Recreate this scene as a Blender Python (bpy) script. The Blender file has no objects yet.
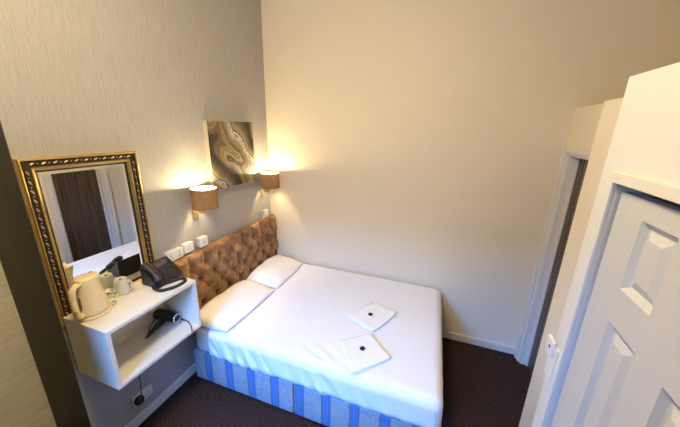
import bpy, bmesh, math, random
from mathutils import Vector, Matrix, noise
random.seed(7)
scn = bpy.context.scene
COL = scn.collection

# ------------------------------------------------------------------ camera
CAM = Vector((1.9345, -2.8872, 2.1593)); FPX = 290.85
YAW, PIT, ROL = (math.radians(a) for a in (19.8747, 16.6008, 1.2891))
_f = Vector((-math.sin(YAW)*math.cos(PIT), math.cos(YAW)*math.cos(PIT), -math.sin(PIT)))
_r0 = Vector((math.cos(YAW), math.sin(YAW), 0)); _u0 = _r0.cross(_f)
_r = _r0*math.cos(ROL) + _u0*math.sin(ROL); _u = -_r0*math.sin(ROL) + _u0*math.cos(ROL)
cd = bpy.data.cameras.new('camera'); cam = bpy.data.objects.new('camera', cd); COL.objects.link(cam)
cam.matrix_world = Matrix(((_r.x, _u.x, -_f.x, CAM.x), (_r.y, _u.y, -_f.y, CAM.y), (_r.z, _u.z, -_f.z, CAM.z), (0, 0, 0, 1)))
cd.sensor_fit = 'HORIZONTAL'; cd.sensor_width = 36; cd.lens = FPX*36/680; cd.clip_start = .02
scn.camera = cam
def at(px, py, ax, val):
    d = _f + _r*((px-340)/FPX) + _u*((213.5-py)/FPX); i = 'xyz'.index(ax)
    return CAM + d*((val-CAM[i])/d[i])

# ------------------------------------------------------------------ world, exposure
EXPOSURE = 0.38
SKY_STRENGTH = 78.0
SKY_COLOR = (.12, .36, 1.0, 1)
LAMP_W = 68.0
CEILING_GLOW = 190.0
w = bpy.data.worlds.new('sky'); scn.world = w; w.use_nodes = True
bg = w.node_tree.nodes['Background']; bg.inputs[0].default_value = SKY_COLOR; bg.inputs[1].default_value = SKY_STRENGTH
vs = scn.view_settings; vs.view_transform = 'Standard'; vs.look = 'None'; vs.exposure = EXPOSURE; vs.gamma = 1; vs.use_curve_mapping = False
WIN = (0.50, 1.35, 0.75, 2.60); YREAR = -3.7      # window opening x0 x1 z0 z1 in the rear wall
pl = bpy.data.lights.new('window_portal', 'AREA'); pl.shape = 'RECTANGLE'; pl.size = WIN[1]-WIN[0]; pl.size_y = WIN[3]-WIN[2]
pl.cycles.is_portal = True
po = bpy.data.objects.new('window_portal', pl); COL.objects.link(po)
po.location = ((WIN[0]+WIN[1])/2, YREAR-.12, (WIN[2]+WIN[3])/2); po.rotation_euler = (math.radians(90), 0, 0)

# ------------------------------------------------------------------ materials
MATS = {}
def mat(name, col, rough=.6, metal=0, bump=None, spec=.5, sheen=0, trans=0, coat=0):
    """bump=(scale, strength, distance[, stretch xyz]) fine relief from noise"""
    m = bpy.data.materials.new(name); m.use_nodes = True; MATS[name] = m
    nt = m.node_tree; b = nt.nodes['Principled BSDF']
    b.inputs['Base Color'].default_value = (*col, 1); b.inputs['Roughness'].default_value = rough
    b.inputs['Metallic'].default_value = metal; b.inputs['Specular IOR Level'].default_value = spec
    if sheen: b.inputs['Sheen Weight'].default_value = sheen; b.inputs['Sheen Roughness'].default_value = .4
    if trans: b.inputs['Transmission Weight'].default_value = trans
    if coat: b.inputs['Coat Weight'].default_value = coat
    if bump:
        n = N(m, 'ShaderNodeTexNoise', Scale=bump[0], Detail=3)
        link(m, coords(m, bump[3] if len(bump) > 3 else (1, 1, 1)), n.inputs['Vector'])
        bu = N(m, 'ShaderNodeBump', Strength=bump[1], Distance=bump[2]); link(m, n.outputs['Fac'], bu.inputs['Height'])
        link(m, bu.outputs[0], b.inputs['Normal'])
    return m
def N(m, t, **kw):
    n = m.node_tree.nodes.new(t)
    for k, v in kw.items():
        k2 = k.replace('_', ' ')
        if k2 in n.inputs: n.inputs[k2].default_value = v
        else: setattr(n, k, v)
    return n
def link(m, a, b): m.node_tree.links.new(a, b)
def coords(m, scale=(1, 1, 1), rot=(0, 0, 0), kind='Object'):
    tc = N(m, 'ShaderNodeTexCoord'); mp = N(m, 'ShaderNodeMapping')
    mp.inputs['Scale'].default_value = scale; mp.inputs['Rotation'].default_value = rot
    link(m, tc.outputs[kind], mp.inputs['Vector']); return mp.outputs[0]
def ramp(m, src, stops, interp='LINEAR'):
    r = N(m, 'ShaderNodeValToRGB'); r.color_ramp.interpolation = interp; e = r.color_ramp.elements
    e[0].position, e[0].color = stops[0][0], (*stops[0][1], 1); e[1].position, e[1].color = stops[-1][0], (*stops[-1][1], 1)
    for p, c in stops[1:-1]:
        x = e.new(p); x.color = (*c, 1)
    link(m, src, r.inputs[0]); return r.outputs[0]
def math_n(m, op, a, b=None):
    n = N(m, 'ShaderNodeMath', operation=op)
    for i, v in enumerate((a, b)):
        if v is None: continue
        if isinstance(v, (int, float)): n.inputs[i].default_value = v
        else: link(m, v, n.inputs[i])
    return n.outputs[0]
def bsdf(m): return m.node_tree.nodes['Principled BSDF']

def wallpaper(name, c0, c1, scale):
    m = mat(name, c0, .55, spec=.35)
    n1 = N(m, 'ShaderNodeTexNoise', Scale=1, Detail=5, Roughness=.7); link(m, coords(m, scale), n1.inputs['Vector'])
    link(m, ramp(m, n1.outputs['Fac'], [(.3, c0), (.7, c1)]), bsdf(m).inputs['Base Color'])
    bu = N(m, 'ShaderNodeBump', Strength=.55, Distance=.004); link(m, n1.outputs['Fac'], bu.inputs['Height'])
    link(m, bu.outputs[0], bsdf(m).inputs['Normal']); return m
M_PAPER = wallpaper('beige_wallpaper', (.345, .33, .31), (.475, .46, .435), (150, 150, 7))
M_PAPER_SHADE = wallpaper('wallpaper_darkened_for_shade', (.065, .058, .048), (.095, .085, .072), (110, 110, 2.5))  # return's shade painted into the colour; also cuts bounce off the rear wall
M_PAPER_H = wallpaper('cream_ribbed_wallpaper', (.72, .65, .48), (.92, .86, .70), (4, 4, 60))
M_CREAM = mat('cream_wall_paint', (.82, .725, .56), .55, bump=(60, .12, .002), spec=.3)
M_WHITEPAINT = mat('white_gloss_paint', (.74, .735, .72), .38, bump=(25, .12, .003))
M_FRAMEPAINT = mat('worn_white_frame_paint', (.74, .71, .66), .42, bump=(40, .25, .003))
M_CEIL = mat('ceiling_paint', (.82, .78, .70), .8)
M_DOOR = mat('door_white_paint', (.56, .565, .58), .42, bump=(1, .35, .002, (90, 90, 9)))
M_LAMINATE = mat('white_laminate', (.78, .72, .60), .32, bump=(90, .05, .001))
M_SHEET = mat('white_cotton', (.86, .86, .88), .85, bump=(350, .15, .001), spec=.15, sheen=.1)
M_PILLOW = mat('pillow_cotton', (.86, .83, .80), .85, bump=(350, .15, .001), spec=.15, sheen=.1)
M_MATTRESS = mat('mattress_ticking', (.70, .69, .70), .85, bump=(120, .3, .002))
M_TOWEL = mat('white_terry', (.90, .90, .90), .95, bump=(500, .5, .002), spec=.1, sheen=.3)
M_ASPHALT = mat('asphalt', (.10, .10, .10), .9)
M_BRICK = mat('dark_brick', (.16, .09, .06), .9, bump=(30, .3, .01))
M_BLACK = mat('black_plastic', (.012, .012, .013), .38)
M_BLACK_SOFT = mat('soft_black_rubber', (.010, .010, .010), .6)
M_SCREEN = mat('grey_lcd', (.10, .088, .08), .25)
M_KEY = mat('dark_key', (.03, .03, .032), .5)
M_SOCKET = mat('white_socket_plastic', (.82, .79, .72), .3)
M_SOCKETBOX = mat('cream_socket_box', (.72, .66, .55), .4)
M_SLOT = mat('dark_slot', (.02, .02, .02), .6)
M_RED = mat('grey_switch_mark', (.10, .09, .09), .4)
M_BRASS = mat('polished_brass', (.85, .66, .32), .22, 1)
M_GILT = mat('gilt', (.72, .47, .13), .33, 1, bump=(200, .2, .001))
M_GILT_PALE = mat('pale_gilt_leaf', (.72, .62, .42), .38, .85)
M_UMBER = mat('dark_umber_lacquer', (.022, .013, .007), .4)
M_MIRROR = mat('mirror_silver', (.93, .93, .92), .01, 1)
M_KETTLE = mat('cream_kettle_plastic', (.82, .66, .38), .3, coat=.3)
M_KETTLE_D = mat('grey_kettle_trim', (.16, .14, .12), .4)
M_MUG = mat('white_ceramic', (.62, .62, .56), .2, coat=.4)
M_MUG_G = mat('celadon_ceramic', (.50, .53, .42), .2, coat=.4)
M_FOIL = mat('pale_foil_lid', (.75, .75, .72), .35, .4)
M_CHROME = mat('chrome', (.8, .8, .8), .15, 1)
M_SACHET = mat('white_sachet_paper', (.80, .78, .70), .5)
M_CANVAS_EDGE = mat('cream_canvas_edge', (.48, .41, .30), .7)
M_WALNUT = mat('walnut_wood', (.06, .035, .02), .35)
nw = N(M_WALNUT, 'ShaderNodeTexNoise', Scale=1, Detail=4); link(M_WALNUT, coords(M_WALNUT, (30, 30, 2)), nw.inputs['Vector'])
link(M_WALNUT, ramp(M_WALNUT, nw.outputs['Fac'], [(.3, (.035, .02, .012)), (.7, (.11, .066, .038))]), bsdf(M_WALNUT).inputs['Base Color'])

def make_velvet():
    m = mat('brown_velvet', (.27, .13, .06), .7, spec=.25, sheen=.5)
    bsdf(m).inputs['Sheen Tint'].default_value = (.9, .62, .42, 1)
    n = N(m, 'ShaderNodeTexNoise', Scale=14, Detail=6, Roughness=.65); link(m, coords(m), n.inputs['Vector'])
    link(m, ramp(m, n.outputs['Fac'], [(.32, (.13, .065, .028)), (.5, (.25, .13, .060)), (.68, (.40, .225, .115))]), bsdf(m).inputs['Base Color'])
    return m
M_VELVET = make_velvet()

def make_carpet():
    m = mat('brown_dotted_carpet', (.03, .015, .012), .95, spec=.1)
    v = coords(m, (1, 1, 1), (0, 0, math.radians(38)))
    s = N(m, 'ShaderNodeSeparateXYZ'); link(m, v, s.inputs[0])
    k = 2*math.pi/.017
    a = math_n(m, 'SINE', math_n(m, 'MULTIPLY', s.outputs[0], k)); b = math_n(m, 'SINE', math_n(m, 'MULTIPLY', s.outputs[1], k))
    p = math_n(m, 'MULTIPLY', a, b)
    n = N(m, 'ShaderNodeTexNoise', Scale=60, Detail=3); link(m, coords(m), n.inputs['Vector'])
    q = math_n(m, 'ADD', p, math_n(m, 'MULTIPLY', math_n(m, 'SUBTRACT', n.outputs['Fac'], .5), .8))
    link(m, ramp(m, q, [(.2, (.022, .011, .010)), (.5, (.040, .020, .017)), (.85, (.22, .14, .11))]), bsdf(m).inputs['Base Color'])
    bu = N(m, 'ShaderNodeBump', Strength=.6, Distance=.004); link(m, q, bu.inputs['Height']); link(m, bu.outputs[0], bsdf(m).inputs['Normal'])
    return m
M_CARPET = make_carpet()

def make_divan():
    """blue and silver striped damask: stripes along x, scrolls on the silver, lozenges on the blue"""
    m = mat('striped_damask', (.5, .55, .65), .5, spec=.3)
    s = N(m, 'ShaderNodeSeparateXYZ'); link(m, coords(m), s.inputs[0])
    per = .215
    t = math_n(m, 'FRACT', math_n(m, 'DIVIDE', math_n(m, 'ADD', s.outputs[0], .0), per))
    base = ramp(m, t, [(0, (.41, .39, .37)), (.28, (.41, .39, .37)), (.29, (.13, .18, .28)), (.36, (.13, .18, .28)), (.37, (.07, .19, .46)),
                       (.56, (.07, .19, .46)), (.57, (.13, .18, .28)), (.64, (.13, .18, .28)), (.65, (.41, .39, .37)), (1, (.41, .39, .37))], 'CONSTANT')
    nz = N(m, 'ShaderNodeTexNoise', Scale=9, Detail=1); link(m, coords(m), nz.inputs['Vector'])
    vo = N(m, 'ShaderNodeTexVoronoi', Scale=11); link(m, nz.outputs['Color'], vo.inputs['Vector'])
    add = N(m, 'ShaderNodeVectorMath', operation='ADD'); link(m, coords(m), add.inputs[0])
    sc = N(m, 'ShaderNodeVectorMath', operation='SCALE'); sc.inputs['Scale'].default_value = .12
    link(m, nz.outputs['Color'], sc.inputs[0]); link(m, sc.outputs[0], add.inputs[1]); link(m, add.outputs[0], vo.inputs['Vector'])
    scroll = math_n(m, 'SINE', math_n(m, 'MULTIPLY', vo.outputs['Distance'], 26))
    sm = math_n(m, 'GREATER_THAN', scroll, .35)
    kz = 2*math.pi/.045
    loz = math_n(m, 'MULTIPLY', math_n(m, 'SINE', math_n(m, 'MULTIPLY', math_n(m, 'ADD', s.outputs[0], s.outputs[2]), kz)),
                 math_n(m, 'SINE', math_n(m, 'MULTIPLY', math_n(m, 'SUBTRACT', s.outputs[0], s.outputs[2]), kz)))
    lm = math_n(m, 'GREATER_THAN', loz, .25)
    isblue = math_n(m, 'LESS_THAN', math_n(m, 'ABSOLUTE', math_n(m, 'SUBTRACT', t, .465)), .095)
    isdark = math_n(m, 'LESS_THAN', math_n(m, 'ABSOLUTE', math_n(m, 'SUBTRACT', t, .465)), .175)
    mk = math_n(m, 'ADD', math_n(m, 'MULTIPLY', lm, isblue), math_n(m, 'MULTIPLY', sm, math_n(m, 'SUBTRACT', 1, isdark)))
    mix = N(m, 'ShaderNodeMix', data_type='RGBA'); mix.inputs[7].default_value = (.20, .29, .46, 1)
    link(m, math_n(m, 'MULTIPLY', mk, .75), mix.inputs[0]); link(m, base, mix.inputs[6]); link(m, mix.outputs[2], bsdf(m).inputs['Base Color'])
    return m
M_DIVAN = make_divan()

def make_agate():
    m = mat('agate_print', (.4, .35, .25), .45)
    n = N(m, 'ShaderNodeTexNoise', Scale=2.7, Detail=2.0, Roughness=.4, Distortion=.3); link(m, coords(m, (1, 1, 1)), n.inputs['Vector'])
    s = N(m, 'ShaderNodeSeparateXYZ'); link(m, coords(m), s.inputs[0])
    d = math_n(m, 'ADD', math_n(m, 'MULTIPLY', s.outputs[1], 1.25), math_n(m, 'MULTIPLY', s.outputs[2], .95))
    q = math_n(m, 'ADD', math_n(m, 'MULTIPLY', d, 1.35), math_n(m, 'MULTIPLY', n.outputs['Fac'], 1.25))
    q = math_n(m, 'ADD', q, .62)
    f = math_n(m, 'FRACT', q)
    c1 = ramp(m, f, [(0, (.012, .009, .006)), (.08, (.05, .036, .02)), (.15, (.22, .16, .08)), (.24, (.36, .28, .15)), (.28, (.05, .035, .02)), (.32, (.24, .18, .10)),
                     (.42, (.33, .26, .14)), (.48, (.62, .56, .44)), (.58, (.70, .66, .57)), (.61, (.05, .037, .02)), (.65, (.46, .38, .24)), (.75, (.20, .155, .085)), (.88, (.06, .045, .028)), (1, (.012, .009, .006))])
    fine = math_n(m, 'SINE', math_n(m, 'MULTIPLY', q, 95))
    dk = N(m, 'ShaderNodeMix', data_type='RGBA', blend_type='MULTIPLY'); dk.inputs[7].default_value = (.62, .58, .52, 1)
    link(m, math_n(m, 'MULTIPLY', math_n(m, 'GREATER_THAN', fine, .2), .85), dk.inputs[0]); link(m, c1, dk.inputs[6])
    n2 = N(m, 'ShaderNodeTexNoise', Scale=40, Detail=4); link(m, coords(m), n2.inputs['Vector'])
    k = math_n(m, 'MULTIPLY', math_n(m, 'GREATER_THAN', n2.outputs['Fac'], .54), math_n(m, 'LESS_THAN', math_n(m, 'ABSOLUTE', math_n(m, 'SUBTRACT', f, .56)), .07))
    mix = N(m, 'ShaderNodeMix', data_type='RGBA'); mix.inputs[7].default_value = (.12, .09, .05, 1)
    link(m, math_n(m, 'MULTIPLY', k, .75), mix.inputs[0]); link(m, dk.outputs[2], mix.inputs[6]); link(m, mix.outputs[2], bsdf(m).inputs['Base Color'])
    return m
M_AGATE = make_agate()

def make_shade():
    m = bpy.data.materials.new('brown_linen_shade'); m.use_nodes = True; nt = m.node_tree; nt.nodes.remove(bsdf(m))
    out = nt.nodes['Material Output']
    wv = N(m, 'ShaderNodeTexNoise', Scale=1, Detail=2); link(m, coords(m, (60, 60, 420)), wv.inputs['Vector'])
    col = ramp(m, wv.outputs['Fac'], [(.3, (.20, .12, .065)), (.7, (.33, .21, .115))])
    d = N(m, 'ShaderNodeBsdfDiffuse'); t = N(m, 'ShaderNodeBsdfTranslucent'); mx = N(m, 'ShaderNodeMixShader'); mx.inputs[0].default_value = .16
    link(m, col, d.inputs[0]); link(m, col, t.inputs[0]); link(m, d.outputs[0], mx.inputs[1]); link(m, t.outputs[0], mx.inputs[2]); link(m, mx.outputs[0], out.inputs[0])
    return m
M_SHADE = make_shade()
def make_lining():
    m = bpy.data.materials.new('white_shade_lining'); m.use_nodes = True; nt = m.node_tree; nt.nodes.remove(bsdf(m))
    d = N(m, 'ShaderNodeBsdfDiffuse'); t = N(m, 'ShaderNodeBsdfTranslucent'); mx = N(m, 'ShaderNodeMixShader'); mx.inputs[0].default_value = .3
    d.inputs[0].default_value = t.inputs[0].default_value = (.88, .83, .74, 1)
    link(m, d.outputs[0], mx.inputs[1]); link(m, t.outputs[0], mx.inputs[2]); link(m, mx.outputs[0], nt.nodes['Material Output'].inputs[0]); return m
M_LINING = make_lining()
def emis(name, col, s):
    m = mat(name, col); bsdf(m).inputs['Emission Color'].default_value = (*col, 1); bsdf(m).inputs['Emission Strength'].default_value = s; return m
M_BULB = emis('warm_bulb_glass', (1, .72, .40), 25)
M_OPAL = emis('opal_lamp_glass', (1, .80, .45), CEILING_GLOW)
def make_glass():
    m = bpy.data.materials.new('thin_glass'); m.use_nodes = True; nt = m.node_tree; nt.nodes.remove(bsdf(m))
    t = N(m, 'ShaderNodeBsdfTransparent'); g = N(m, 'ShaderNodeBsdfGlossy', Roughness=.02); mx = N(m, 'ShaderNodeMixShader')
    fr = N(m, 'ShaderNodeFresnel', IOR=1.45); link(m, fr.outputs[0], mx.inputs[0])
    link(m, t.outputs[0], mx.inputs[1]); link(m, g.outputs[0], mx.inputs[2]); link(m, mx.outputs[0], nt.nodes['Material Output'].inputs[0]); return m
M_PANE = make_glass()

# ------------------------------------------------------------------ mesh helpers
def obj(name, bm, m, parent=None, smooth=False, angle=None):
    bmesh.ops.recalc_face_normals(bm, faces=bm.faces)
    me = bpy.data.meshes.new(name); bm.to_mesh(me); bm.free()
    me.materials.append(m)
    if smooth:
        me.shade_smooth()
        if angle: me.set_sharp_from_angle(angle=math.radians(angle))
    o = bpy.data.objects.new(name, me); COL.objects.link(o)
    if parent: o.parent = parent
    return o
def tag(o, label=None, cat=None, group=None, kind=None):
    if label: o['label'] = label
    if cat: o['category'] = cat
    if group: o['group'] = group
    if kind: o['kind'] = kind
    return o
def empty(name, loc, label, cat, group=None, rz=0):
    o = bpy.data.objects.new(name, None); COL.objects.link(o); o.location = loc; o.rotation_euler.z = rz; o.empty_display_size = .05
    return tag(o, label, cat, group)
def copy_tree(o, parent=None):
    c = o.copy(); COL.objects.link(c); c.parent = parent
    for ch in list(o.children): copy_tree(ch, c)
    return c
def box(x0, x1, y0, y1, z0, z1, bev=0, seg=2, bm=None):
    b = bmesh.new()
    vs = [b.verts.new((x, y, z)) for x in (x0, x1) for y in (y0, y1) for z in (z0, z1)]
    for q in ((0, 1, 3, 2), (4, 6, 7, 5), (0, 4, 5, 1), (2, 3, 7, 6), (0, 2, 6, 4), (1, 5, 7, 3)): b.faces.new([vs[i] for i in q])
    if bev: bmesh.ops.bevel(b, geom=b.edges[:], offset=bev, segments=seg, profile=.5, affect='EDGES')
    if bm is None: return b
    return merge(bm, b)
def merge(bm, b):
    mp = {v: bm.verts.new(v.co) for v in b.verts}
    for f in b.faces:
        try: bm.faces.new([mp[v] for v in f.verts])
        except ValueError: pass
    b.free(); return bm
def lathe(prof, n=32, c=(0, 0, 0), sx=1, sy=1, bm=None):
    bm = bm or bmesh.new(); rings = []
    for r, z in prof:
        if r < 1e-6: rings.append([bm.verts.new((c[0], c[1], c[2]+z))])
        else: rings.append([bm.verts.new((c[0]+r*sx*math.cos(2*math.pi*i/n), c[1]+r*sy*math.sin(2*math.pi*i/n), c[2]+z)) for i in range(n)])
    for a, b in zip(rings, rings[1:]):
        for i in range(n):
            j = (i+1) % n
            if len(a) == 1 and len(b) == 1: continue
            if len(a) == 1: bm.faces.new((a[0], b[i], b[j]))
            elif len(b) == 1: bm.faces.new((a[i], a[j], b[0]))
            else: bm.faces.new((a[i], a[j], b[j], b[i]))
    return bm
def smooth_path(pts, k=6):
    P = [Vector(p) for p in pts]; P = [P[0]*2-P[1]]+P+[P[-1]*2-P[-2]]; out = []
    for i in range(1, len(P)-2):
        a, b, c, d = P[i-1:i+3]
        for j in range(k):
            t = j/k; out.append(.5*((2*b)+(c-a)*t+(2*a-5*b+4*c-d)*t*t+(3*b-a-3*c+d)*t**3))
    out.append(P[-2]); return out
def tube(pts, rad, n=10, bm=None, flat=None):
    """rad: number or list; flat=(su, sv) squashes the section"""
    bm = bm or bmesh.new(); rings = []; up = Vector((0, 0, 1)); su, sv = flat or (1, 1)
    L = len(pts); pts = [Vector(p) for p in pts]
    for i, p in enumerate(pts):
        t = (pts[min(i+1, L-1)]-pts[max(i-1, 0)]).normalized()
        a = t.cross(up)
        if a.length < .05: a = t.cross(Vector((0, 1, 0)))
        a.normalize(); b = a.cross(t).normalized()
        r = rad[min(int(i*len(rad)/L), len(rad)-1)] if isinstance(rad, (list, tuple)) else rad
        rings.append([bm.verts.new(p+a*(r*su*math.cos(2*math.pi*k/n))+b*(r*sv*math.sin(2*math.pi*k/n))) for k in range(n)])
    for A, B in zip(rings, rings[1:]):
        for k in range(n): bm.faces.new((A[k], A[(k+1) % n], B[(k+1) % n], B[k]))
    bm.faces.new(rings[0][::-1]); bm.faces.new(rings[-1]); return bm
def struct(name, bm, m, parent=None, **k):
    o = obj(name, bm, m, parent, **k)
    if not parent: o['kind'] = 'structure'
    return o

# ------------------------------------------------------------------ setting
ZC = 3.4; XR = 4.3; YA = -2.117; XE = -.44; HP = 2.30; HD = 2.338
XD, X1, Y1, X2, Y2 = 2.82, 2.584, -1.108, 2.3525, -1.851
struct('floor', box(-.6, XR+.2, YREAR-.1, .1, -.1, 0), M_CARPET)
struct('ceiling', box(-.6, XR+.2, YREAR-.1, .1, ZC, ZC+.1), M_CEIL)
struct('wall_back', box(XE, XR, 0, .12, 0, ZC), M_CREAM)
struct('wall_left', box(-.10, 0, YA, 0, 0, ZC), M_PAPER)
struct('wall_return', box(XE, -.10, YA, YA+.08, 0, ZC), M_PAPER_SHADE)
# the return's painted shade continues right up to the breast's corner
struct('shade_strip_1', box(-.1005, -.0, YA-.003, YA, 0, ZC), M_PAPER_SHADE)
struct('wall_alcove', box(XE-.1, XE, YREAR, YA, 0, ZC), M_PAPER_H)
b = bmesh.new(); x0, x1, z0, z1 = WIN
box(XE-.1, x0, YREAR-.12, YREAR, 0, ZC, bm=b); box(x1, XR, YREAR-.12, YREAR, 0, ZC, bm=b)
box(x0, x1, YREAR-.12, YREAR, 0, z0, bm=b); box(x0, x1, YREAR-.12, YREAR, z1, ZC, bm=b)
struct('wall_rear', b, M_PAPER_SHADE)  # unseen wall, darkened to cut the light it bounces
struct('ground_outside', box(-45, 45, -70, YREAR-.3, -3.2, -3.0), M_ASPHALT)
struct('wall_opposite', box(-40, 40, -18, -16, -3.0, 6.8), M_BRICK)   # unseen house across the street, added to block low skylight
b = bmesh.new(); fw = .05; ym = YREAR-.07
for q in ((x0, x0+fw, z0, z1), (x1-fw, x1, z0, z1), (x0+fw, x1-fw, z0, z0+fw), (x0+fw, x1-fw, z1-fw, z1), (x0+fw, x1-fw, (z0+z1)/2-.02, (z0+z1)/2+.02)):
    box(q[0], q[1], ym-.02, ym+.02, q[2], q[3], bm=b)
wn = struct('window_1', b, M_WHITEPAINT)
for q in ((z0+fw, (z0+z1)/2-.02), ((z0+z1)/2+.02, z1-fw)): obj('pane', box(x0+fw, x1-fw, ym-.003, ym+.003, *q), M_PANE, wn)
obj('window_sill', box(x0-.05, x1+.05, YREAR-.04, YREAR+.08, z0-.03, z0, .004), M_WHITEPAINT, wn)
struct('wall_right', box(XR, XR+.1, YREAR, 0, 0, ZC), M_CREAM)
# boxed-in rooms on the right, lower than the ceiling, stepping towards the camera
dy0, dy1, dz = -.71, -.100, 2.005
b = bmesh.new()
box(XD, XD+.10, dy1, 0, 0, HD, bm=b); box(XD, XD+.10, Y1, dy0, 0, HD, bm=b); box(XD, XD+.10, dy0, dy1, dz, HD, bm=b)
struct('wall_passage', b, M_CREAM)
b = bmesh.new(); box(X1, XD+.1, Y1-.08, Y1, 0, HP, bm=b); box(X1, X1+.08, Y2, Y1-.08, 0, HP, bm=b); struct('wall_partition', b, M_CREAM)
b = bmesh.new(); hy0, hy1, hz = -2.505, -1.941, 2.036
box(X2, X1+.08, Y2-.07, Y2, 0, HP, bm=b); box(X2, X2+.08, hy1, Y2-.07, 0, HP, bm=b)
box(X2, X2+.08, YREAR, hy0, 0, HP, bm=b); box(X2, X2+.08, hy0, hy1, hz, HP, bm=b)
struct('wall_closet', b, M_WHITEPAINT)
b = bmesh.new(); box(XD+.1, XR, Y1-.08, 0, HP-.05, HP, bm=b); box(X1+.08, XR, Y2-.07, Y1-.08, HP-.05, HP, bm=b); box(X2+.08, XR, YREAR, Y2-.07, HP-.05, HP, bm=b)
struct('ceiling_low', b, M_CREAM)
# passage doorway: architrave, lining, walnut leaf
d2 = tag(bpy.data.objects.new('door_2', None), kind='structure'); COL.objects.link(d2); d2.location = (XD, dy1, 0)
def dpart(name, bm, m, p, **k):
    bm.transform(Matrix.Translation(-p.location)); return obj(name, bm, m, p, **k)
b = bmesh.new(); box(XD-.022, XD, dy1-.004, -.042, 0, 2.047, .004, bm=b); dpart('architrave', b, M_FRAMEPAINT, d2)
b = bmesh.new(); box(XD-.034, XD-.022, -.068, -.042, 0, 2.047, .003, bm=b); dpart('architrave_bead', b, M_FRAMEPAINT, d2)
dpart('architrave', box(XD-.022, XD, dy0-.07, dy0, 0, 2.047, .004), M_FRAMEPAINT, d2)
dpart('architrave_head', box(XD-.022, XD, dy0, dy1-.004, dz, 2.047, .004), M_FRAMEPAINT, d2)
b = bmesh.new(); box(XD, XD+.1, dy1-.025, dy1, 0, dz, bm=b); dpart('door_lining', b, M_FRAMEPAINT, d2)
dpart('door_lining', box(XD, XD+.1, dy0, dy0+.025, 0, dz), M_FRAMEPAINT, d2)
dpart('door_lining_head', box(XD, XD+.1, dy0+.025, dy1-.025, dz-.025, dz), M_FRAMEPAINT, d2)
dpart('door_stop', box(XD+.05, XD+.064, dy1-.038, dy1-.025, 0, dz-.025), M_FRAMEPAINT, d2)
lx = XD+.066
dpart('door_leaf', box(lx+.008, lx+.04, dy0+.027, dy1-.027, .008, dz-.028), M_WALNUT, d2)
pw = (dy1-dy0-.054)/6
for i in range(6): dpart('plank', box(lx, lx+.008, dy0+.028+i*pw, dy0+.024+(i+1)*pw, .01, dz-.03, .003, 1), M_WALNUT, d2)
# skirting
struct('baseboard_back', box(.1, XD-.022, -.018, 0, 0, .082, .005), M_FRAMEPAINT)
struct('baseboard_left', box(0, .018, YA, -.01, 0, .082, .005), M_FRAMEPAINT)
# closet door: frame, narrow six-panel leaf
d1 = tag(bpy.data.objects.new('door_1', None), kind='structure'); COL.objects.link(d1); d1.location = (X2, hy1, 0)
dpart('architrave', box(X2-.010, X2, hy1, -1.921, 0, hz, .002), M_WHITEPAINT, d1)
dpart('architrave_head', box(X2-.010, X2, hy0-.05, -1.921, hz, 2.064, .002), M_FRAMEPAINT, d1)
dpart('architrave', box(X2-.012, X2, hy0-.07, hy0, 0, hz, .003), M_WHITEPAINT, d1)
LX = X2+.012; PY = [(-2.178, -2.060), (-2.387, -2.268)]; PZ = [(1.797, 1.970), (.95, 1.703), (.2, .83)]; dtop = 2.016; dl0, dl1 = hy0+.005, hy1-.008
b = bmesh.new()
ys = [dl0, PY[1][0], PY[1][1], PY[0][0], PY[0][1], dl1]; zs = [.008, PZ[2][0], PZ[2][1], PZ[1][0], PZ[1][1], PZ[0][0], PZ[0][1], dtop]
for i in range(5):
    for j in range(7):
        if i in (1, 3) and j in (1, 3, 5): continue
        box(LX, LX+.03, ys[i], ys[i+1], zs[j], zs[j+1], bm=b)
bmesh.ops.remove_doubles(b, verts=b.verts, dist=1e-5)
ce = [f for f in b.faces]; seen = {}
for f in ce: seen.setdefault(tuple(round(c, 4) for c in f.calc_center_median()), []).append(f)
bmesh.ops.delete(b, geom=[f for g in seen.values() if len(g) > 1 for f in g], context='FACES_ONLY')
leaf = dpart('door_leaf', b, M_DOOR, d1)
def raised_panel(y0, y1, z0, z1):
    b = bmesh.new(); rings = []
    for ins, dep in ((0, 0), (.010, .012), (.014, .014), (.036, .003)):
        rings.append([b.verts.new((LX+dep, y, z)) for y, z in ((y0+ins, z0+ins), (y1-ins, z0+ins), (y1-ins, z1-ins), (y0+ins, z1-ins))])
    for A, B in zip(rings, rings[1:]):
        for k in range(4): b.faces.new((A[k], A[(k+1) % 4], B[(k+1) % 4], B[k]))
    b.faces.new(rings[-1]); return b
for (y0, y1) in PY:
    for (z0, z1) in PZ: dpart('raised_panel', raised_panel(y0, y1, z0, z1), M_DOOR, d1)
# painted-over latch keeper on the closet frame
lk = empty('latch_keeper', (X2-.0005, -1.885, 1.38), 'white painted metal latch keeper on the closet door frame', 'latch')
b = box(-.012, 0, -.030, .035, -.03, .10, .006); obj('plate', b, M_WHITEPAINT, lk)
b = box(-.022, -.010, -.012, .042, .055, .115, .005); obj('catch', b, M_WHITEPAINT, lk)
obj('screw_hole', box(-.0235, -.021, .002, .012, .083, .093, .002), M_SLOT, lk)

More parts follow.
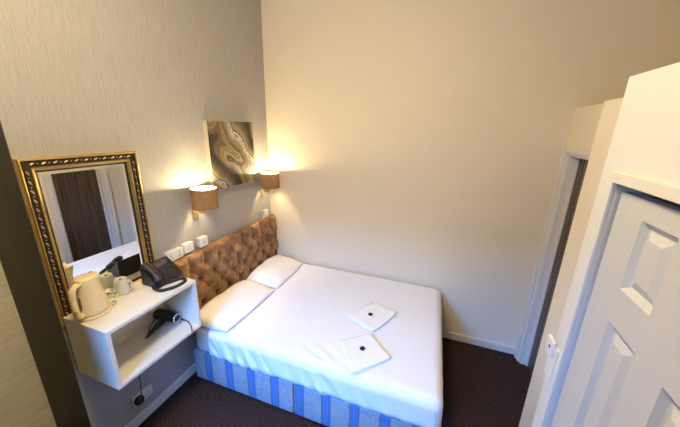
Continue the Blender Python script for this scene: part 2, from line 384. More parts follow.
# ------------------------------------------------------------------ ceiling lamp and wardrobe beside the photographer
cl = empty('ceiling_lamp', (1.25, -2.20, ZC), 'round flush ceiling lamp with warm opal glass', 'lamp')
obj('ceiling_plate', lathe([(0, 0), (.15, 0), (.15, -.02), (.14, -.03), (0, -.03)], 40), M_BRASS, cl, smooth=True, angle=40)
obj('opal_glass', lathe([(.135, -.03), (.13, -.06), (.10, -.09), (.05, -.106), (0, -.11)], 40), M_OPAL, cl, smooth=True)
wd = empty('wardrobe', (.03, -3.035, 0), 'tall dark brown wardrobe at the left edge beside the alcove', 'wardrobe')
obj('carcass', box(-.465, .445, -.45, .47, .06, 2.1, .004), M_WALNUT, wd); obj('plinth', box(-.45, .42, -.43, .45, 0, .06), M_WALNUT, wd)
for y0, y1 in ((-.446, .008), (.012, .466)): 
    q = obj('wardrobe_door', box(.445, .465, y0, y1, .08, 2.08, .003), M_WALNUT, wd); yh = .04 if y0 > 0 else -.04
    obj('knob', tube([(.465, yh, 1.05), (.478, yh, 1.05), (.49, yh, 1.05)], .012, 12), M_BRASS, q, smooth=True, angle=40)

# ------------------------------------------------------------------ bed
bed = empty('divan_bed', (1.0, -.7, 0), 'double divan bed with blue striped base and brown buttoned headboard', 'bed')
def bpart(name, bm, m, parent=bed, **k):
    bm.transform(Matrix.Translation(-Vector((1.0, -.7, 0)))); return obj(name, bm, m, parent, **k)
for x0, x1 in ((.085, 1.045), (1.052, 1.975)):
    bpart('divan_base', box(x0, x1, -1.388, -.025, .022, .309, .012, 3), M_DIVAN, smooth=True, angle=40)
for x in (.16, .98, 1.10, 1.90):
    for y in (-1.32, -.10): bpart('castor', lathe([(0, 0), (.02, 0), (.02, .023), (0, .023)], 12, (x, y, 0)), M_BLACK)
def rounded(x0, x1, y0, y1, z0, z1, r, amp, sc, nx=80, ny=60, nz=12):
    """soft rounded block with noise wrinkles"""
    b = box(x0, x1, y0, y1, z0, z1); bmesh.ops.bevel(b, geom=b.edges[:], offset=r, segments=4, profile=.5, affect='EDGES'); return b
bpart('mattress', rounded(.11, 1.985, -1.385, -.025, .309, .572, .05, 0, 0), M_MATTRESS, smooth=True)
# headboard: deep-buttoned velvet, height field
HY0, HY1, HZ0, HZ1 = -1.415, -.012, .50, 1.128; TA = .163; TR = .117; ZB = 1.008; YB = .016
def puff(u, w):
    a, c = u+w, u-w; s_ = abs(math.sin(math.pi*a)*math.sin(math.pi*c))
    da, dc = a-round(a), c-round(c); r2 = ((da+dc)/2*TA)**2+((da-dc)/2*2*TR)**2
    return .50*s_**.40+.50*(1-math.exp(-r2/(2*.026**2)))
def hb(y, z):
    u = (y-YB)/TA; w = (z-ZB)/(2*TR)
    if z > ZB:
        p = abs(math.sin(math.pi*u)); q = p**.55; k = min(1, (z-ZB)/.04)
        h = puff(u, w)*(1-k)+q*k*.8
    else:
        h = puff(u, w)
    e = min(z-HZ0, HZ1-z, y-HY0, HY1-y); r = .035
    edge = math.sqrt(max(0, 1-(1-min(e, r)/r)**2))
    return .006+.020*edge+.066*h*(.35+.65*edge)+.004*noise.noise(Vector((y*12, z*12, 3)))
b = bmesh.new(); ny, nz = 230, 130
g = [[b.verts.new((hb(HY0+(HY1-HY0)*i/ny, HZ0+(HZ1-HZ0)*j/nz)+.018, HY0+(HY1-HY0)*i/ny, HZ0+(HZ1-HZ0)*j/nz)) for j in range(nz+1)] for i in range(ny+1)]
for i in range(ny):
    for j in range(nz): b.faces.new((g[i][j], g[i+1][j], g[i+1][j+1], g[i][j+1]))
ring = [g[i][0] for i in range(ny+1)]+[g[ny][j] for j in range(1, nz+1)]+[g[i][nz] for i in range(ny-1, -1, -1)]+[g[0][j] for j in range(nz-1, 0, -1)]
bk = [b.verts.new((.0185, v.co.y, v.co.z)) for v in ring]
for k in range(len(ring)): b.faces.new((ring[k], bk[k], bk[(k+1) % len(ring)], ring[(k+1) % len(ring)]))
b.faces.new(bk)
head = bpart('headboard', b, M_VELVET, smooth=True, angle=60)
bt_me = None
for r in range(4):
    z = ZB-r*TR
    for c in range(1, 11):
        y = YB-(c-.5*(r % 2))*TA
        if y < HY0+.05 or y > HY1-.03: continue
        if bt_me is None:
            o = obj('button', lathe([(0, .006), (.006, .005), (.010, .002), (.0105, 0), (0, 0)], 10), M_VELVET, head, smooth=True); bt_me = o.data
        else:
            o = bpy.data.objects.new('button', bt_me); COL.objects.link(o); o.parent = head
        o.location = Vector((.040, y, z))-Vector((1.0, -.7, 0)); o.rotation_euler = (0, math.radians(90), 0)

# duvet cover: one cloth over the mattress, hanging over the near side and the foot
DX0, DXF, DYN, DYF, DZ = .30, 1.965, -1.345, -.07, .588
def duvet():
    b = bmesh.new(); R = .075
    A = [DX0+(DXF-DX0)*i/150 for i in range(151)]+[DXF+.4*i/36 for i in range(1, 37)]
    B = [DYF+.16*(1-i/8) for i in range(8)]+[DYF+(DYN-DYF)*i/110 for i in range(111)]+[DYN-.32*i/36 for i in range(1, 37)]
    rows = []
    for a in A:
        row = []
        for y in B:
            ex = max(0, a-DXF-.05*max(0, -y-.1)/1.3+0); ey = max(0, DYN-y); eyf = max(0, y-DYF)
            bx = min(a, a-ex); by = min(max(y, DYN), DYF)
            e = max(ex, ey, eyf); n = noise.noise
            x, yy, z = bx, by, DZ
            if e > 0:
                d = Vector((ex, -ey+eyf)); d = d.normalized() if d.length > 1e-9 else Vector((0, 0))
                lim = R*math.pi/2
                if e < lim: o, dr = R*math.sin(e/R), R*(1-math.cos(e/R))
                else: o, dr = R, R+(e-lim)
                if eyf > 0: o *= .6
                if ey >= ex and ey > 0: o -= .045*max(0, min(1, (dr-.19)/.085))**2
                k = max(0, (dr-R*.5))/.25
                s = a if ey > ex else y
                if ey >= ex and ey > 0:   # gathers on the near side, slanting and strongest near the head
                    amp = .011*min(1, k+.25)*(.45+1.1*math.exp(-((a-.55)/.33)**2)+.9*math.exp(-((a-1.3)/.12)**2))
                    ph = (a-.55*dr)*1.0
                    o += amp*(math.sin(ph*44+6*n(Vector((a*3, 1, 0))))*.6+n(Vector((ph*28, dr*5, 2)))*.9)
                elif ex > 0:
                    o += .012*min(1, k)*math.sin(y*30+3*n(Vector((y*2, 0, 0))))*(.6+.4*n(Vector((y*4, dr, 5))))
                x += d.x*o; yy += d.y*o; z -= dr
                z = max(z, .314 if ey >= ex or eyf > 0 else .12)
            z += .006*n(Vector((x*2.3, yy*2.3, 1)))+.0022*n(Vector((x*11, yy*7, 4)))
            if e == 0 and by < -1.15 and a > 1.0: z += .004*math.sin((a*.6+by)*55)*math.exp(-((a-1.25)/.18)**2)*min(1, (-1.15-by)/.15)
            row.append(b.verts.new((x, min(yy, -.008), z)))
        rows.append(row)
    for i in range(len(A)-1):
        for j in range(len(B)-1): b.faces.new((rows[i][j], rows[i+1][j], rows[i+1][j+1], rows[i][j+1]))
    return b
dv = obj('duvet', duvet(), M_SHEET, smooth=True)
tag(dv, 'smooth white duvet spread over the bed and hanging over its side', 'duvet')
so = dv.modifiers.new('thickness', 'SOLIDIFY'); so.thickness = .008; so.offset = -1

def pillow(cx, cy, L, W, H, rz, tilt, seed, label):
    e = empty('pillow', (cx, cy, DZ+.010), label, 'pillow', 'pillows against the headboard', rz)
    b = bmesh.new(); n = 44; top = []; bot = []
    for i in range(n+1):
        rt, rb = [], []
        for j in range(n+1):
            u, v = -1+2*i/n, -1+2*j/n
            pin = 1-.05*(u*u*v*v)
            k = max(0, (1-abs(u)**2.6))**.45*max(0, (1-abs(v)**3.2))**.45
            x = W/2*u*(1-.05*(1-abs(v)**2)*0+.0)*pin; y = L/2*v*pin
            nn = noise.noise(Vector((x*7+seed, y*5, seed)))*.012+noise.noise(Vector((x*20+seed, y*8, 2*seed)))*.006
            z = H*k+nn*min(1, k*2)
            edge = (.012+.006*noise.noise(Vector((u*3, v*3, seed))))
            rt.append((x, y, edge+max(0, z)-tilt*u*.04*k)); rb.append((x, y, edge*.55-min(.010, .02*k)))
        top.append([b.verts.new(p) for p in rt]); bot.append([b.verts.new(p) for p in rb])
    for i in range(n):
        for j in range(n):
            b.faces.new((top[i][j], top[i+1][j], top[i+1][j+1], top[i][j+1])); b.faces.new((bot[i][j], bot[i][j+1], bot[i+1][j+1], bot[i+1][j]))
    for k in range(n):
        for A, B, C_, D in ((top[k][0], top[k+1][0], bot[k+1][0], bot[k][0]), (top[k][n], top[k+1][n], bot[k+1][n], bot[k][n]), (top[0][k], top[0][k+1], bot[0][k+1], bot[0][k]), (top[n][k], top[n][k+1], bot[n][k+1], bot[n][k])):
            b.faces.new((A, B, C_, D))
    obj('pillowcase', b, M_PILLOW, e, smooth=True)
    # open end of the case: a hem band lying past the near edge
    return e
pillow(.300, -1.055, .69, .38, .080, math.radians(-1), 1, 3.1, 'white pillow nearest the shelf unit, its end at the bed side')
pillow(.300, -.395, .62, .39, .086, math.radians(1), 1, 8.7, 'white pillow in the corner beside the cream wall')

# towels
def bedz(x, y): return DZ+.006*noise.noise(Vector((x*2.3, y*2.3, 1)))+.0022*noise.noise(Vector((x*11, y*7, 4)))
def towel(pts, rzlabel, hump, seed):
    P = [at(px, py, 'z', .60) for px, py in pts]   # corners L, T, R, B on the duvet
    c = sum(P, Vector())/4; c.z = bedz(c.x, c.y)+.001
    e = empty('folded_towel', c, rzlabel, 'towel', 'folded towels on the bed')
    th, n = .0075, 30
    for L in range(3):
        b = bmesh.new(); g0, g1 = [], []
        off = Vector((.005*math.sin(seed*3+L*2.1), .005*math.cos(seed*5+L*1.7), 0)); sc = 1.0-.022*L
        for i in range(n+1):
            r0, r1 = [], []
            for j in range(n+1):
                a_, b_ = -1+2*i/n, -1+2*j/n; rr = 1-.055*(abs(a_)**5*abs(b_)**5)          # rounded corners
                u, v = .5+a_*rr/2, .5+b_*rr/2
                p = ((P[0]*(1-u)+P[1]*u)*(1-v)+(P[3]*(1-u)+P[2]*u)*v - c)*sc + off
                p.x += .006*noise.noise(Vector((u*2.5, v*2.5, seed+L))); p.y += .006*noise.noise(Vector((u*2.5, v*2.5, seed+9+L)))
                ed = (1-max(abs(a_), abs(b_)))*n/2; rd = math.sqrt(max(0, 1-(1-min(ed, 2)/2)**2))
                wr = .0035*noise.noise(Vector((p.x*16, p.y*16, seed)))*(.4+.3*L)+hump*(math.exp(-((u-1)**2+(v-1)**2)/.05)+.4*math.exp(-(u**2+(v-1)**2)/.05))
                zb = bedz(c.x+p.x, c.y+p.y)-c.z+.004+L*th*.93+max(0, wr)
                r0.append(b.verts.new((p.x, p.y, zb+th*.5*(1-rd)))); r1.append(b.verts.new((p.x, p.y, zb+th*.5*(1+rd)+.0002)))
            g0.append(r0); g1.append(r1)
        for i in range(n):
            for j in range(n):
                b.faces.new((g1[i][j], g1[i+1][j], g1[i+1][j+1], g1[i][j+1])); b.faces.new((g0[i][j], g0[i][j+1], g0[i+1][j+1], g0[i+1][j]))
        for k in range(n):
            b.faces.new((g1[k][0], g1[k+1][0], g0[k+1][0], g0[k][0])); b.faces.new((g1[k][n], g1[k+1][n], g0[k+1][n], g0[k][n]))
            b.faces.new((g1[0][k], g1[0][k+1], g0[0][k+1], g0[0][k])); b.faces.new((g1[n][k], g1[n][k+1], g0[n][k+1], g0[n][k]))
        obj('fold', b, M_TOWEL, e, smooth=True)
    return e
towel([(346, 316), (375, 301), (398, 314), (373, 333)], 'folded white towel further from the camera on the bed', .010, 1.3)
towel([(338, 341), (370, 333), (392, 359), (351, 375)], 'folded white towel nearer the bed side with a turned-up hem', .004, 5.2)
for (px, py), l in (((370.5, 314.5), 'small round black disc on the further folded towel'), ((362.5, 348.3), 'small round black disc on the nearer folded towel')):
    p = at(px, py, 'z', DZ+.027); p.z = bedz(p.x, p.y)+.0275
    o = obj('round_disc', lathe([(0, 0), (.019, 0), (.021, .003), (.019, .007), (.012, .008), (0, .0085)], 24), M_BLACK_SOFT, smooth=True); o.location = p
    tag(o, l, 'disc', 'black discs on the towels')

# ------------------------------------------------------------------ shelf unit
SD, SY0, SY1, SZ0, SZ1 = .380, -2.1146, -1.524, .734, 1.1116; T = .022; SX = .0345
sh = empty('wall_shelf_unit', (0, SY0, SZ0), 'white open-fronted laminate shelf unit fixed to the wall under the mirror', 'shelf')
def spart(n, bm): bm.transform(Matrix.Translation(-Vector((0, SY0, SZ0)))); return obj(n, bm, M_LAMINATE, sh)
spart('top_panel', box(SX, SD, SY0, SY1, SZ1-T, SZ1, .0015, 1)); spart('bottom_panel', box(SX, SD, SY0, SY1, SZ0, SZ0+T, .0015, 1))
spart('side_panel', box(SX, SD-.001, SY0+.0005, SY0+T, SZ0+T, SZ1-T)); spart('side_panel', box(SX, SD-.001, SY1-T, SY1-.0005, SZ0+T, SZ1-T))
spart('back_panel', box(SX, SX+.012, SY0+T, SY1-T, SZ0+T, SZ1-T)); spart('mounting_rail', box(0, SX, SY0+.05, SY1-.05, SZ0+.05, SZ0+.12))
SH = SZ1; IN = SZ0+T

# ------------------------------------------------------------------ mirror
MY0, MY1, MZ0, MZ1 = -2.116, -1.539, SZ1-.064, 1.979
mr = empty('framed_mirror', (0, (MY0+MY1)/2, MZ0), 'rectangular mirror in an ornate black and gold carved frame', 'mirror')
def mpart(n, bm, m, p=mr, **k): bm.transform(Matrix.Translation(-Vector((0, (MY0+MY1)/2, MZ0)))); return obj(n, bm, m, p, **k)
def frame_strip(prof):
    """prof: (inset from outer edge, x) swept with mitred corners"""
    b = bmesh.new(); rings = []
    for ins, x in prof:
        rings.append([b.verts.new((x, y, z)) for y, z in ((MY0+ins, MZ0+ins), (MY1-ins, MZ0+ins), (MY1-ins, MZ1-ins), (MY0+ins, MZ1-ins))])
    rings.append(rings[0])
    for A, B in zip(rings, rings[1:]):
        for k in range(4): b.faces.new((A[k], A[(k+1) % 4], B[(k+1) % 4], B[k]))
    return b
mpart('outer_gilt_moulding', frame_strip([(0, 0), (0, .026), (.002, .031), (.006, .033), (.010, .031), (.012, .026), (.012, 0)]), M_GILT)
mpart('carved_band', frame_strip([(.012, 0), (.012, .022), (.020, .026), (.034, .026), (.043, .020), (.043, 0)]), M_UMBER)
mpart('inner_gilt_moulding', frame_strip([(.043, 0), (.043, .020), (.046, .025), (.050, .026), (.054, .023), (.058, .020), (.063, .013), (.063, 0)]), M_GILT)
mpart('dark_sight_edge', frame_strip([(.063, 0), (.063, .013), (.073, .0085), (.073, 0)]), M_UMBER)
b = bmesh.new(); rings = []
for ins, x in ((.068, .004), (.068, .0055), (.088, .008)):
    rings.append([b.verts.new((x, y, z)) for y, z in ((MY0+ins, MZ0+ins), (MY1-ins, MZ0+ins), (MY1-ins, MZ1-ins), (MY0+ins, MZ1-ins))])
for A, B in zip(rings, rings[1:]):
    for k in range(4): b.faces.new((A[k], A[(k+1) % 4], B[(k+1) % 4], B[k]))
b.faces.new(rings[-1]); b.faces.new(rings[0][::-1])
mpart('bevelled_glass', b, M_MIRROR)
orn = bmesh.new()
def leaf_at(y, z, ang, s=1):
    g = bmesh.new()
    lathe([(0, -.004), (.0052, -.002), (.0065, .001), (.004, .0045), (0, .006)], 8, bm=g)
    g.transform(Matrix.Translation((.0265, y, z)) @ Matrix.Rotation(ang, 4, 'X') @ Matrix.Diagonal((1, 1, 1, 1)) @ Matrix.Rotation(math.radians(90), 4, 'Y') @ Matrix.Diagonal((.62*s, 1.75*s, .7, 1)))
    merge(orn, g)
def bead_at(y, z):
    g = bmesh.new(); lathe([(0, -.003), (.0032, 0), (.0022, .0025), (0, .003)], 7, bm=g); g.transform(Matrix.Translation((.0265, y, z)) @ Matrix.Rotation(math.radians(90), 4, 'Y')); merge(orn, g)
def run(y0, z0, y1, z1):
    L = math.hypot(y1-y0, z1-z0); n = round(L/.046); base = math.atan2(z1-z0, y1-y0)
    for i in range(n):
        t = (i+.5)/n; y, z = y0+(y1-y0)*t, z0+(z1-z0)*t
        leaf_at(y, z, base+.45, 1.12); 
        t2 = (i+1)/n
        if i < n-1: bead_at(y0+(y1-y0)*t2, z0+(z1-z0)*t2)
m_ = .0275
run(MY0+m_, MZ1-m_, MY1-m_, MZ1-m_); run(MY0+m_, MZ0+m_, MY1-m_, MZ0+m_)
run(MY0+m_, MZ1-m_-.02, MY0+m_, MZ0+m_+.02); run(MY1-m_, MZ1-m_-.02, MY1-m_, MZ0+m_+.02)
tag(mpart('leaf_ornament', orn, M_GILT_PALE, smooth=True), 'small pale gilt leaves and beads', kind='stuff')

# ------------------------------------------------------------------ canvas picture
p0, p1, q0, q1 = -.923, -.315, 1.592, 2.188
pc = empty('canvas_picture', (0, (p0+p1)/2, (q0+q1)/2), 'square canvas print of swirling brown and cream agate', 'picture')
o = obj('canvas_wrap', box(0, .043, p0-(p0+p1)/2, p1-(p0+p1)/2, q0-(q0+q1)/2, q1-(q0+q1)/2, .002), M_CANVAS_EDGE, pc)
o = obj('print', box(.043, .0455, p0+.004-(p0+p1)/2, p1-.004-(p0+p1)/2, q0+.004-(q0+q1)/2, q1-.004-(q0+q1)/2), M_AGATE, pc)

# ------------------------------------------------------------------ wall lamps
def wall_lamp():
    e = empty('wall_lamp', (0, 0, 0), 'x', 'lamp', 'brass wall lamps with brown shades')
    obj('wall_plate', box(0, .012, -.028, .028, -.045, .045, .003), M_BRASS, e)
    obj('arm', tube(smooth_path([(.010, 0, .01), (.05, 0, .012), (.09, 0, .02), (.118, 0, .045), (.122, 0, .075)], 5), .0065, 10), M_BRASS, e, smooth=True)
    obj('lamp_holder', lathe([(0, .07), (.016, .07), (.018, .085), (.018, .115), (.013, .12), (0, .12)], 16, (.122, 0, 0)), M_BRASS, e, smooth=True, angle=40)
    r, z0, z1 = .098, .065, .228
    s = obj('lamp_shade', lathe([(r, z0), (r, z1)], 48, (.125, 0, 0)), M_SHADE, e, smooth=True)
    obj('shade_lining', lathe([(r-.002, z0+.001), (r-.002, z1-.001)], 48, (.125, 0, 0)), M_LINING, s, smooth=True)
    for za in (z0, z1-.004): obj('trim_ring', lathe([(r-.0005, za), (r+.0012, za), (r+.0012, za+.004), (r-.0005, za+.004), (r-.0005, za)], 48, (.125, 0, 0)), M_SHADE, s)
    b = bmesh.new()
    for k in range(3):
        a = k*2.0944; tube([(.125+.017*math.cos(a), .017*math.sin(a), .112), (.125+r*math.cos(a), r*math.sin(a), .112)], .0016, 6, bm=b)
    obj('shade_spider', b, M_BRASS, s)
    obj('bulb', lathe([(0, .12), (.012, .122), (.013, .15), (.020, .172), (.0245, .194), (.018, .212), (0, .218)], 16, (.122, 0, 0)), M_BULB, e, smooth=True)
    return e
def lamp_light(e):
    l = bpy.data.lights.new('lamp_light', 'POINT'); l.energy = LAMP_W; l.color = (1, .77, .43); l.shadow_soft_size = .026
    o = bpy.data.objects.new('lamp_light', l); COL.objects.link(o); o.parent = e; o.location = (.122, 0, .196)
L1 = wall_lamp(); L2 = copy_tree(L1)
L1.location = (0, -1.112, 1.437); L2.location = (0, -.165, 1.432)
L1['label'] = 'brass wall lamp with lit brown drum shade between mirror and picture'
L2['label'] = 'brass wall lamp with lit brown drum shade in the corner by the cream wall'
lamp_light(L1); lamp_light(L2)
for e in (L1, L2):
    for ch in e.children:
        if ch.name.startswith('bulb'): ch.visible_shadow = True

# ------------------------------------------------------------------ sockets
def pins(e, x, cy, cz, s=1):
    for dy, dz, a, c in ((0, .012, .0032, .006), (-.011, -.010, .006, .0028), (.011, -.010, .006, .0028)):
        obj('pin_slot', box(x-.001, x+.0012, cy+dy-a*s/1.2, cy+dy+a*s/1.2, cz+dz-c*s/1.2, cz+dz+c*s/1.2), M_SLOT, e)
def socket(y0, y1, z0, z1, dep, label, kind='socket', boxed=True):
    cy, cz = (y0+y1)/2, (z0+z1)/2; e = empty('wall_socket', (0, cy, cz), label, 'socket'); hy, hz = (y1-y0)/2, (z1-z0)/2
    if boxed: obj('back_box', box(0, dep-.010, -hy+.002, hy-.002, -hz+.002, hz-.002, .003), M_SOCKETBOX, e)
    fp = obj('faceplate', box(dep-.010 if boxed else 0, dep, -hy, hy, -hz, hz, .003), M_SOCKET, e)
    return e, fp, hy, hz
e, fp, hy, hz = socket(-1.452, -1.306, 1.139, 1.219, .042, 'wide white wall socket with switches, behind the telephone')
for dy in (-.038, .038):
    pins(e, .042, dy, -.008)
    r_ = obj('rocker', box(.041, .046, dy-.010, dy+.010, .018, .032, .002), M_SOCKET, e); obj('mark', box(.0455, .047, dy-.008, dy-.001, .022, .028), M_RED, r_)
e, fp, hy, hz = socket(-1.288, -1.202, 1.146, 1.228, .040, 'square white wall socket in the middle of the three by the lamp')
pins(e, .040, 0, 0)
e, fp, hy, hz = socket(-1.138, -1.050, 1.142, 1.228, .046, 'square white wall socket under the lamp, standing above the headboard')
pins(e, .046, 0, 0)
e, fp, hy, hz = socket(-.182, -.098, 1.136, 1.222, .036, 'small white wall switch in the corner above the headboard')
r_ = obj('rocker', box(.035, .041, -.010, .010, -.016, .016, .002), M_SOCKET, e)
e, fp, hy, hz = socket(-1.868, -1.720, .163, .250, .012, 'low white double wall socket under the shelf unit', boxed=False)
pins(e, .012, .036, -.005)
# white cable from the corner switch to the headboard
o = obj('switch_cable', tube(smooth_path([(.02, -.175, 1.142), (.022, -.20, 1.132), (.02, -.25, 1.122), (.012, -.29, 1.10)], 6), .005, 8), M_SOCKET, smooth=True)
tag(o, 'short white cable running from the corner switch behind the headboard', 'cable')
# plug with cable up to the dryer
pg = empty('black_plug', (.012, -1.832, .207), 'black three-pin plug with cable in the low wall socket', 'plug')
b = bmesh.new()
vsr = []
for x, k in ((0, 1), (.020, 1), (.034, .62)):
    vsr.append([b.verts.new((x, .035*k*math.cos(a)*1.0, .035*k*math.sin(a)*1.05)) for a in [math.radians(22.5+45*i) for i in range(8)]])
for A, B in zip(vsr, vsr[1:]):
    for i in range(8): b.faces.new((A[i], A[(i+1) % 8], B[(i+1) % 8], B[i]))
b.faces.new(vsr[0]); b.faces.new(vsr[-1]); bmesh.ops.bevel(b, geom=b.edges[:], offset=.002, segments=1, affect='EDGES')
obj('plug_body', b, M_BLACK, pg)
loc = Vector((.012, -1.832, .207))
cab = [Vector(p)-loc for p in ((.038, -1.826, .228), (.035, -1.815, .27), (.022, -1.800, .36), (.014, -1.785, .47), (.012, -1.772, .60), (.012, -1.765, .728))]
obj('cable', tube(smooth_path(cab, 6), .0032, 8), M_BLACK_SOFT, pg, smooth=True)

# ------------------------------------------------------------------ kettle
KX, KY = .140, -2.024
kt = empty('electric_kettle', (KX, KY, SH), 'cream plastic jug kettle on the near end of the shelf unit', 'kettle', rz=math.radians(-62))
# local +x is the handle side
obj('power_base', lathe([(0, 0), (.080, 0), (.086, .004), (.086, .014), (.080, .018), (0, .018)], 40), M_KETTLE, kt, smooth=True, angle=40)
obj('base_gap', lathe([(.074, .0175), (.074, .024)], 40), M_KETTLE_D, kt)
def kbody():
    b = bmesh.new(); rings = []; n = 48
    for z, r, ox in ((.022, .076, 0), (.026, .079, 0), (.05, .0785, 0), (.10, .072, 0), (.15, .0645, 0), (.19, .059, 0), (.213, .0565, -.001), (.220, .054, -.001)):
        ring = []
        for i in range(n):
            a = 2*math.pi*i/n; rr = r
            k = max(0, (z-.15)/.07)
            sp = math.exp(-((abs(a-math.pi))/.32)**2)*.024*k      # spout lip opposite the handle
            ring.append(b.verts.new((ox+(rr+sp)*math.cos(a), (rr+sp*.2)*math.sin(a), z+.004*sp/.024)))
        rings.append(ring)
    for A, B in zip(rings, rings[1:]):
        for i in range(n): b.faces.new((A[i], A[(i+1) % n], B[(i+1) % n], B[i]))
    b.faces.new(rings[0][::-1]); b.faces.new(rings[-1]); return b
obj('jug_body', kbody(), M_KETTLE, kt, smooth=True, angle=50)
kl = obj('lid', lathe([(.052, .219), (.051, .226), (.044, .231), (.020, .234), (0, .2345)], 40), M_KETTLE, kt, smooth=True)
obj('lid_tab', box(.030, .062, -.012, .012, .222, .234, .004), M_KETTLE, kl, smooth=True, angle=40)
obj('handle', tube(smooth_path([(.046, 0, .205), (.075, 0, .213), (.101, 0, .200), (.111, 0, .165), (.112, 0, .115), (.110, 0, .070), (.100, 0, .040), (.074, 0, .036)], 6), .0135, 14, flat=(1.15, .9)), M_KETTLE, kt, smooth=True)
obj('switch', box(.080, .100, -.009, .009, .026, .036, .003), M_KETTLE_D, kt)
obj('water_gauge', box(.071, .0775, -.005, .005, .06, .14, .002), M_KETTLE_D, kt)

# ------------------------------------------------------------------ upturned mugs, glasses, milk pots, sachets, caddy
def mug(px, py, xw, m, hang, label, s=1.0, z=SH):
    p = at(px, py, 'z', z); e = empty('mug', p, label, 'mug', None, hang)
    obj('cup', lathe([(0, 0), (.038*s, 0), (.041*s, .003), (.0405*s, .012), (.036*s, .06*s), (.031*s, .078*s), (.028*s, .083*s), (.024*s, .081*s), (.006*s, .079*s), (0, .078*s)], 36), m, e, smooth=True)
    obj('handle', tube(smooth_path([(.034*s, 0, .066*s), (.054*s, 0, .064*s), (.060*s, 0, .042*s), (.054*s, 0, .022*s), (.037*s, 0, .020*s)], 5), .0050*s, 10), m, e, smooth=True)
    obj('foot_mark', lathe([(0, .0795*s), (.007*s, .0797*s), (.007*s, .0805*s), (0, .0807*s)], 14), M_SLOT, e)
    return e
mug(123, 292, 0, M_MUG, math.radians(25), 'upturned white mug with a handle, standing beside the kettle', 1.15)
def milk_pot(px, py, z, label, rz):
    e = empty('milk_pot', at(px, py, 'z', z), label, 'milk pot', 'milk pots beside the kettle', rz)
    obj('pot', lathe([(0, 0), (.012, 0), (.0165, .017), (.0190, .018), (.0190, .0195), (0, .0195)], 18), M_SACHET, e, smooth=True, angle=40)
    obj('foil_lid', lathe([(0, .0195), (.0192, .0195), (.0192, .0202), (0, .0204)], 18), M_FOIL, e)
    obj('lid_print', box(-.012, -.002, -.006, .006, .0203, .0208), M_SLOT, e); obj('lid_print', box(.003, .012, -.008, .004, .0203, .0208), M_SLOT, e)
milk_pot(114.5, 304.5, SH, 'small milk pot alone in front of the pile', .6)
milk_pot(110.5, 297.5, SH, 'small milk pot at the kettle side of the pile', 1.3)
milk_pot(116, 297, SH, 'small milk pot at the mug side of the pile', 2.2)
milk_pot(113, 293, SH+.021, 'small milk pot on top of the pile', .2)
for k, (px, py, z, rz, m, l) in enumerate(((107.5, 294.5, SH, .5, M_BLACK, 'black drink sachet lying beside the kettle'), (109, 292, SH+.012, 1.2, M_SACHET, 'white drink sachet leaning on the black sachet'), (117.5, 288.5, SH, 2.0, M_SACHET, 'white drink sachet against the mirror'))):
    b = bmesh.new(); n = 6; t_, b_ = [], []
    for i in range(n+1):
        ra, rb = [], []
        for j in range(n+1):
            u, v = i/n-.5, j/n-.5; h = .005*max(0, (1-(2*u)**2))*max(0, (1-(2*v)**2)); ra.append(b.verts.new((u*.055, v*.035, .0062+h))); rb.append(b.verts.new((u*.055, v*.035, .005-h)))
        t_.append(ra); b_.append(rb)
    for i in range(n):
        for j in range(n): b.faces.new((t_[i][j], t_[i+1][j], t_[i+1][j+1], t_[i][j+1])); b.faces.new((b_[i][j], b_[i][j+1], b_[i+1][j+1], b_[i+1][j]))
    for q in range(n): b.faces.new((t_[q][0], t_[q+1][0], b_[q+1][0], b_[q][0])); b.faces.new((t_[q][n], t_[q+1][n], b_[q+1][n], b_[q][n])); b.faces.new((t_[0][q], t_[0][q+1], b_[0][q+1], b_[0][q])); b.faces.new((t_[n][q], t_[n][q+1], b_[n][q+1], b_[n][q]))
    o = obj('drink_sachet', b, m, smooth=True); o.location = at(px, py, 'z', z); o.rotation_euler = (0, 0, rz); tag(o, l, 'sachet', 'drink sachets beside the kettle')

# ------------------------------------------------------------------ telephone
TX, TY = .180, -1.612
ph = empty('desk_telephone', (TX, TY, SH), 'black desk telephone with grey screen on the shelf unit', 'telephone')
def wedge(x0, x1, y0, y1, h0, h1, bev):
    b = bmesh.new(); v = [b.verts.new(p) for p in ((x0, y0, 0), (x1, y0, 0), (x1, y1, 0), (x0, y1, 0), (x0, y0, h0), (x1, y0, h1), (x1, y1, h1), (x0, y1, h0))]
    for q in ((3, 2, 1, 0), (4, 5, 6, 7), (0, 1, 5, 4), (1, 2, 6, 5), (2, 3, 7, 6), (3, 0, 4, 7)): b.faces.new([v[i] for i in q])
    bmesh.ops.bevel(b, geom=b.edges[:], offset=bev, segments=2, affect='EDGES'); return b
px0, px1, hb_, hf_ = -.070, .075, .135, .028
obj('phone_body', wedge(px0, px1, -.10, .105, hb_, hf_, .006), M_BLACK, ph, smooth=True, angle=40)
def on_top(x): return hb_+(hf_-hb_)*(x-px0)/(px1-px0)
sl = math.atan2(hb_-hf_, px1-px0); LT = math.hypot(hb_-hf_, px1-px0)
def top_box(s0, s1, y0, y1, h, bev=.0015):
    '''box on the sloping top; s runs 0..1 from the back edge to the front edge'''
    b = box(-(s1-s0)/2*LT, (s1-s0)/2*LT, y0, y1, -.003, h, bev, 1); xm = px0+(px1-px0)*(s0+s1)/2
    b.transform(Matrix.Translation((xm, 0, on_top(xm))) @ Matrix.Rotation(sl, 4, 'Y')); return b
obj('screen_bezel', top_box(.07, .40, -.030, .085, .003), M_BLACK, ph); obj('screen', top_box(.11, .34, -.018, .070, .0042), M_SCREEN, ph)
for r in range(4):
    for c in range(3):
        q = .56+r*.11; y = -.005+c*.026
        obj('key', top_box(q-.035, q+.035, y-.009, y+.009, .004, .0015), M_KEY, ph)
for c in range(4): obj('soft_key', top_box(.425, .47, -.022+c*.024, -.004+c*.024, .0035, .001), M_KEY, ph)
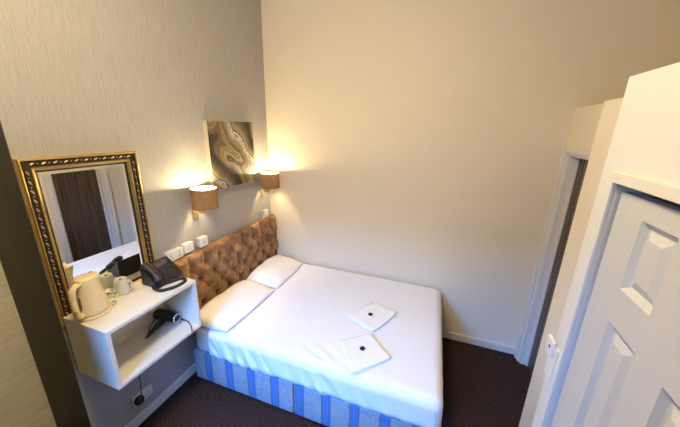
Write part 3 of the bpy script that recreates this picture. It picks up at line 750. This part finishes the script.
nrm = Vector((math.sin(sl), 0, math.cos(sl)))
def hp(q, h): x = px0+(px1-px0)*q; return Vector((x, -.074, on_top(x)))+nrm*h
hs = tube([hp(.02, .016), hp(.08, .019), hp(.2, .022), hp(.35, .025), hp(.5, .026), hp(.65, .025), hp(.8, .022), hp(.92, .019), hp(.98, .016)], [.018, .026, .025, .020, .018, .020, .025, .026, .018], 14, flat=(1.1, .72))
obj('handset', hs, M_BLACK, ph, smooth=True)
loc = Vector((TX, TY, SH))
ring = [at(px, py, 'z', SH+.010)-loc for px, py in ((154, 284), (154, 288), (160, 290.5), (170, 288.5), (179, 285), (185, 281), (184, 278.5), (179, 279), (170, 282), (161, 284.5))]
path = smooth_path(ring, 10)
obj('coiled_cord', tube(path, .0105, 10), M_BLACK_SOFT, ph, smooth=True)

# ------------------------------------------------------------------ hair dryer
hd = empty('hair_dryer', (.20, -1.62, IN), 'black hair dryer with silver nozzle ring lying in the shelf unit', 'hair dryer')
loc = Vector((.20, -1.62, IN))
A = at(177, 318, 'z', IN+.045)-loc; B = at(156, 313.5, 'z', IN+.045)-loc
ax = (A-B).normalized(); Lb = (A-B).length
def along(prof):
    b = lathe(prof, 28); q = ax.to_track_quat('Z', 'Y').to_matrix().to_4x4(); b.transform(Matrix.Translation(B) @ q); return b
obj('barrel', along([(0, -.01), (.022, -.008), (.036, .008), (.040, .03), (.039, Lb*.5), (.034, Lb*.8), (.030, Lb), (0, Lb)]), M_BLACK, hd, smooth=True, angle=50)
obj('nozzle_ring', along([(.030, Lb-.006), (.034, Lb-.004), (.034, Lb+.004), (.026, Lb+.005), (.024, Lb-.004), (.030, Lb-.006)]), M_CHROME, hd, smooth=True)
obj('outlet_grille', along([(0, Lb+.001), (.025, Lb+.001), (.025, Lb+.0025), (0, Lb+.0025)]), M_SLOT, hd)
Hs = B+ax*(Lb*.45)+Vector((0, 0, -.012)); He = at(146, 338, 'z', IN+.014)-loc
obj('handle', tube(smooth_path([Hs, Hs.lerp(He, .35), Hs.lerp(He, .7), He], 6), [.021, .020, .019, .017, .015, .012, .008], 14), M_BLACK, hd, smooth=True)
obj('cable', tube(smooth_path([He, He+Vector((-.02, .03, -.006)), at(150, 327, 'z', IN+.02)-loc, at(156, 318, 'z', IN+.03)-loc, B+Vector((-.02, .02, -.01))], 6), .0035, 8), M_BLACK_SOFT, hd, smooth=True)
obj('cable', tube(smooth_path([A+Vector((-.03, .03, -.035)), at(187, 321, 'z', IN+.005)-loc, at(191, 326, 'z', IN+.005)-loc, at(192.2, 332, 'z', IN+.004)-loc], 6), .003, 8), M_BLACK_SOFT, hd, smooth=True)
